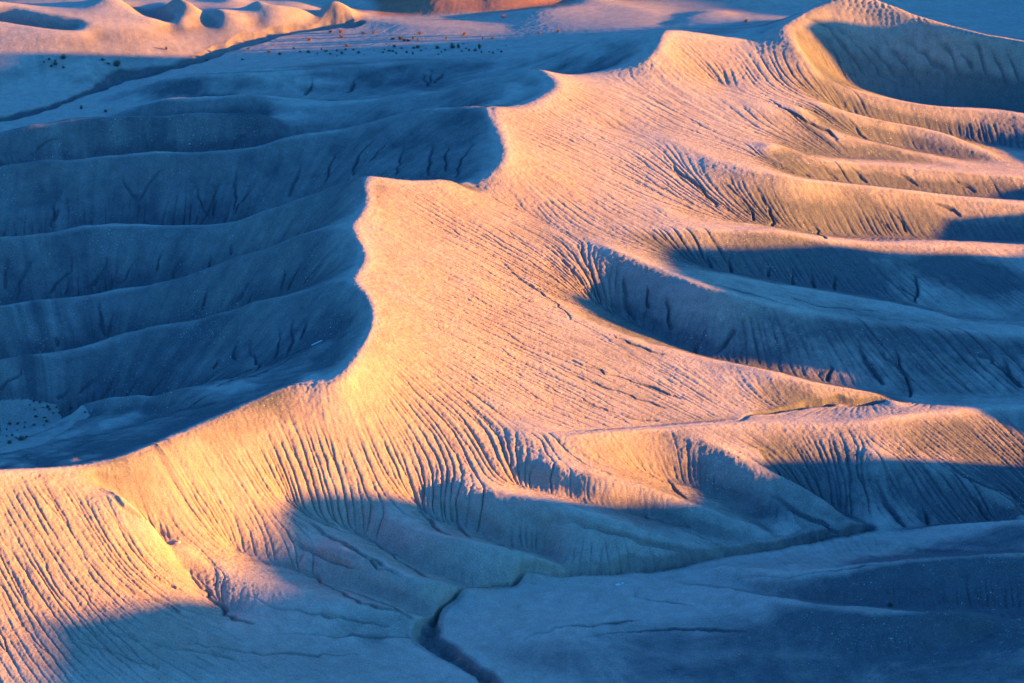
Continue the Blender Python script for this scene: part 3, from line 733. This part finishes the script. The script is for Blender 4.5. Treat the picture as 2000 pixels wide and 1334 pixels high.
def shrub_mesh(name, seed, wide_, tall, n_clumps, leaf, leaf_mat):
    g = random.Random(seed)
    vs, fs, mi = [], [], []
    def quad(c, n, s, mat):
        n = n.normalized(); a = n.orthogonal().normalized() * s; b = n.cross(a).normalized() * s * .6
        k = len(vs); vs.extend([c - a, c - b * .9, c + a, c + b * .9]); fs.append((k, k + 1, k + 2, k + 3)); mi.append(mat)
    def twig(p, q, r):
        d = (q - p).normalized(); a = d.orthogonal().normalized() * r; b = d.cross(a)
        k = len(vs)
        for m_ in range(3):
            w = a * math.cos(m_ * 2.094) + b * math.sin(m_ * 2.094)
            vs.extend([p + w, q + w * .45])
        for m_ in range(3):
            i, j = k + 2 * m_, k + 2 * ((m_ + 1) % 3); fs.append((i, j, j + 1, i + 1)); mi.append(1)
    for c in range(n_clumps):
        az, out = g.uniform(0, 6.283), g.uniform(.1, 1) ** .7
        top = Vector((math.cos(az) * out * wide_ * .5, math.sin(az) * out * wide_ * .5, tall * (1 - .55 * out ** 2) * g.uniform(.7, 1.08)))
        twig(Vector((math.cos(az) * .05, math.sin(az) * .05, -.06)), top, .018)
        for l in range(16):
            f = g.uniform(.35, 1.05)
            p = top * f + Vector((g.gauss(0, 1), g.gauss(0, 1), g.gauss(0, .8))) * wide_ * .07
            if p.z < .02: p.z = .02 + abs(p.z)
            quad(p, Vector((g.gauss(0, 1), g.gauss(0, 1), g.gauss(.4, 1))), leaf * g.uniform(.6, 1.3), 0)
    me = bpy.data.meshes.new(name)
    me.from_pydata([tuple(v) for v in vs], [], fs)
    me.materials.append(leaf_mat); me.materials.append(M_TWIG)
    me.polygons.foreach_set('material_index', mi)
    return me
SHRUBS = [shrub_mesh('shrub', s, w, t_, n, .06, M_LEAF) for s, w, t_, n in ((1, 1.0, .8, 26), (2, 1.3, .7, 30), (3, .8, .9, 22), (4, 1.5, .95, 40), (5, 1.0, .55, 24))]
SUN_RED = [shrub_mesh('shrub', s, w, t_, n, .06, M_SUN_RED) for s, w, t_, n in ((11, 1.0, .85, 26), (12, 1.3, .8, 30))]
pick = random.Random(5)
def shrub(px, py, width, label, group=None, sun_red=False, squat=1.0):
    """width in photograph pixels"""
    x, y, z = stand(px, py)
    me = pick.choice(SUN_RED if sun_red else SHRUBS)
    o = bpy.data.objects.new('shrub', me)
    scene.collection.objects.link(o)
    depth = y * math.cos(CAM_PITCH) + (CAM_H - z) * math.sin(CAM_PITCH)
    k = width * KPX * depth / 1.15
    o.location = (x, y, z - .03)
    o.scale = (k, k, k * squat)
    o.rotation_euler = (0, 0, pick.uniform(0, 6.28))
    o['label'], o['category'] = label, 'shrub'
    if group: o['group'] = group
    return o
g1, t1 = 'scrub dotting the far plain', 'small dark shrub scattered on the pale far plain'
for px, py in [(628,94),(637,98),(658,97),(668,102),(678,88),(675,95),(690,95),(700,101),(711,104),(658,107),(731,97),(751,94),(760,97),(767,98),(770,89),(784,92),(755,84),(774,102),(808,92),(816,91),(822,97),(832,92),(794,100),(806,103),(854,92),(856,104),(869,96),(905,83),(910,92),(916,97),(928,97),(940,100),(956,99),(963,102),(973,95),(979,99),(988,86),(748,100),(862,100),(902,98),(525,100),(535,86),(546,104),(574,92),(586,99),(602,100),(485,94),(620,103),(645,103)]:
    shrub(px, py + 3, pick.uniform(3.5, 9), t1, g1)
g2, t2 = 'shrubs in a row at the back of the far plain', 'dark shrub in the loose row at the back of the far plain'
for px, py in [(767,74),(782,74),(789,77),(797,77),(807,74),(816,77),(872,74),(943,73),(962,73)]:
    shrub(px, py + 3, pick.uniform(7, 11), t2, g2)
shrub(884, 94, 15, 'tallest dark bush on the far plain, left of a twin')
shrub(895, 94, 13, 'broad dark bush on the far plain, right of the tallest one')
shrub(936, 95, 14, 'wide dark bush on the far plain near its right end')
g3, t3 = 'russet shrubs on the sunlit far rise', 'rust-coloured shrub catching the sun on the far rise'
for px, py in [(604,76),(645,61),(667,70),(666,61),(709,63),(730,62),(820,64),(906,66),(984,31),(1054,63),(1091,60)]:
    shrub(px, py + 3, pick.uniform(7, 11), t3, g3, sun_red=True)
shrub(1457, 43, 10, 'lone dark shrub on the shaded flat behind the ridge saddle')
g4, t4 = 'shrubs on the far left slope', 'little dark shrub in the cluster on the far left slope, across the wash'
for px, py in [(96,114),(108,117),(108,124),(100,128),(124,130),(86,120)]:
    shrub(px, py + 3, pick.uniform(6, 9), t4, g4)
shrub(124, 115, 12, 'largest dark bush of the cluster on the far left slope')
shrub(229, 129, 15, 'broad dark bush on the bank above the far wash')
shrub(212, 125, 9, 'small dark bush just left of the broad one above the far wash')
shrub(201, 118, 12, 'low dark bush upslope of the broad one above the far wash', squat=.6)
shrub(325, 97, 9, 'single dark shrub at the foot of the sunlit far hills')
shrub(404, 119, 9, 'dark shrub at the far wash, midway along it')
shrub(474, 117, 8, 'dark shrub at the left end of the far plain beside the wash')
shrub(159, 213, 11, 'dark shrub on the near bank of the far wash, by the shadowed spur')
shrub(206, 219, 7, 'small dark shrub at the tip of the shadowed spur near the far wash')
g5, t5 = 'shrubs on the flat in the left hollow', 'small dark shrub on the pale flat in the shaded left hollow'
for px, py in [(68,797),(84,793),(66,781),(110,794),(70,812),(87,813),(104,804),(116,804),(139,795),(35,825),(49,823),(86,829),(13,837),(34,838),(13,849),(24,848),(31,853),(52,851),(48,833),(91,821),(78,784),(58,789)]:
    shrub(px, py + 3, pick.uniform(4.5, 8), t5, g5)
shrub(93, 797, 10, 'taller dark bush near the top edge of the left hollow flat')
shrub(97, 800, 8, 'dark bush close in front of the taller one on the left hollow flat')
shrub(19, 829, 13, 'wide low dark bush at the left edge of the left hollow flat', squat=.6)
shrub(67, 831, 12, 'wide low dark bush in the middle of the left hollow flat', squat=.7)
shrub(42, 860, 20, 'largest low dark bush on the left hollow flat, beside its wash', squat=.7)
shrub(19, 866, 9, 'dark bush lowest down on the left hollow flat')
shrub(166, 806, 6, 'dark shrub at the right tip of the left hollow flat')
shrub(1740, 1183, 15, 'lone dark bush standing on the near spur at lower right', squat=1.2)
# blocks of pale stone
def stone(px, py, size, spin, label, cat='rock'):
    x, y, z = stand(px, py)
    bm = bmesh.new()
    bmesh.ops.create_cube(bm, size=1.0)
    bmesh.ops.subdivide_edges(bm, edges=bm.edges[:], cuts=2, use_grid_fill=True)
    g = random.Random(int(px * 7 + py))
    for v in bm.verts:
        q = 1 - .16 * max(0, abs(v.co.x) + abs(v.co.y) + abs(v.co.z) - .85)
        v.co = Vector((v.co.x * size[0], v.co.y * size[1], v.co.z * size[2])) * q * g.uniform(.88, 1.08)
    me = bpy.data.meshes.new('rock'); bm.to_mesh(me); bm.free()
    me.materials.append(M_STONE)
    o = bpy.data.objects.new('rock', me); scene.collection.objects.link(o)
    o.location = (x, y, z + size[2] * .22)
    o.rotation_euler = spin
    o['label'], o['category'] = label, cat
    return o
import bmesh
stone(620, 671, (1.9, .35, .30), (0, -.30, .35), 'long white stone slab lying in the gully of the shaded left slope')
stone(1207, 1143, (.75, .4, .25), (0, 0, .4), 'white stone on the flat beside the near wash')
stone(1216, 1140, (.4, .3, .2), (0, .1, 1.2), 'smaller white stone touching the one on the near flat')
stone(350, 1059, (.34, .26, .22), (.1, .2, .7), 'pale stone lodged in the long gully of the sunlit left slope')
stone(1094, 767, (.6, .25, .2), (0, .1, -.3), 'pale stone on the sunlit fan below the ridge')
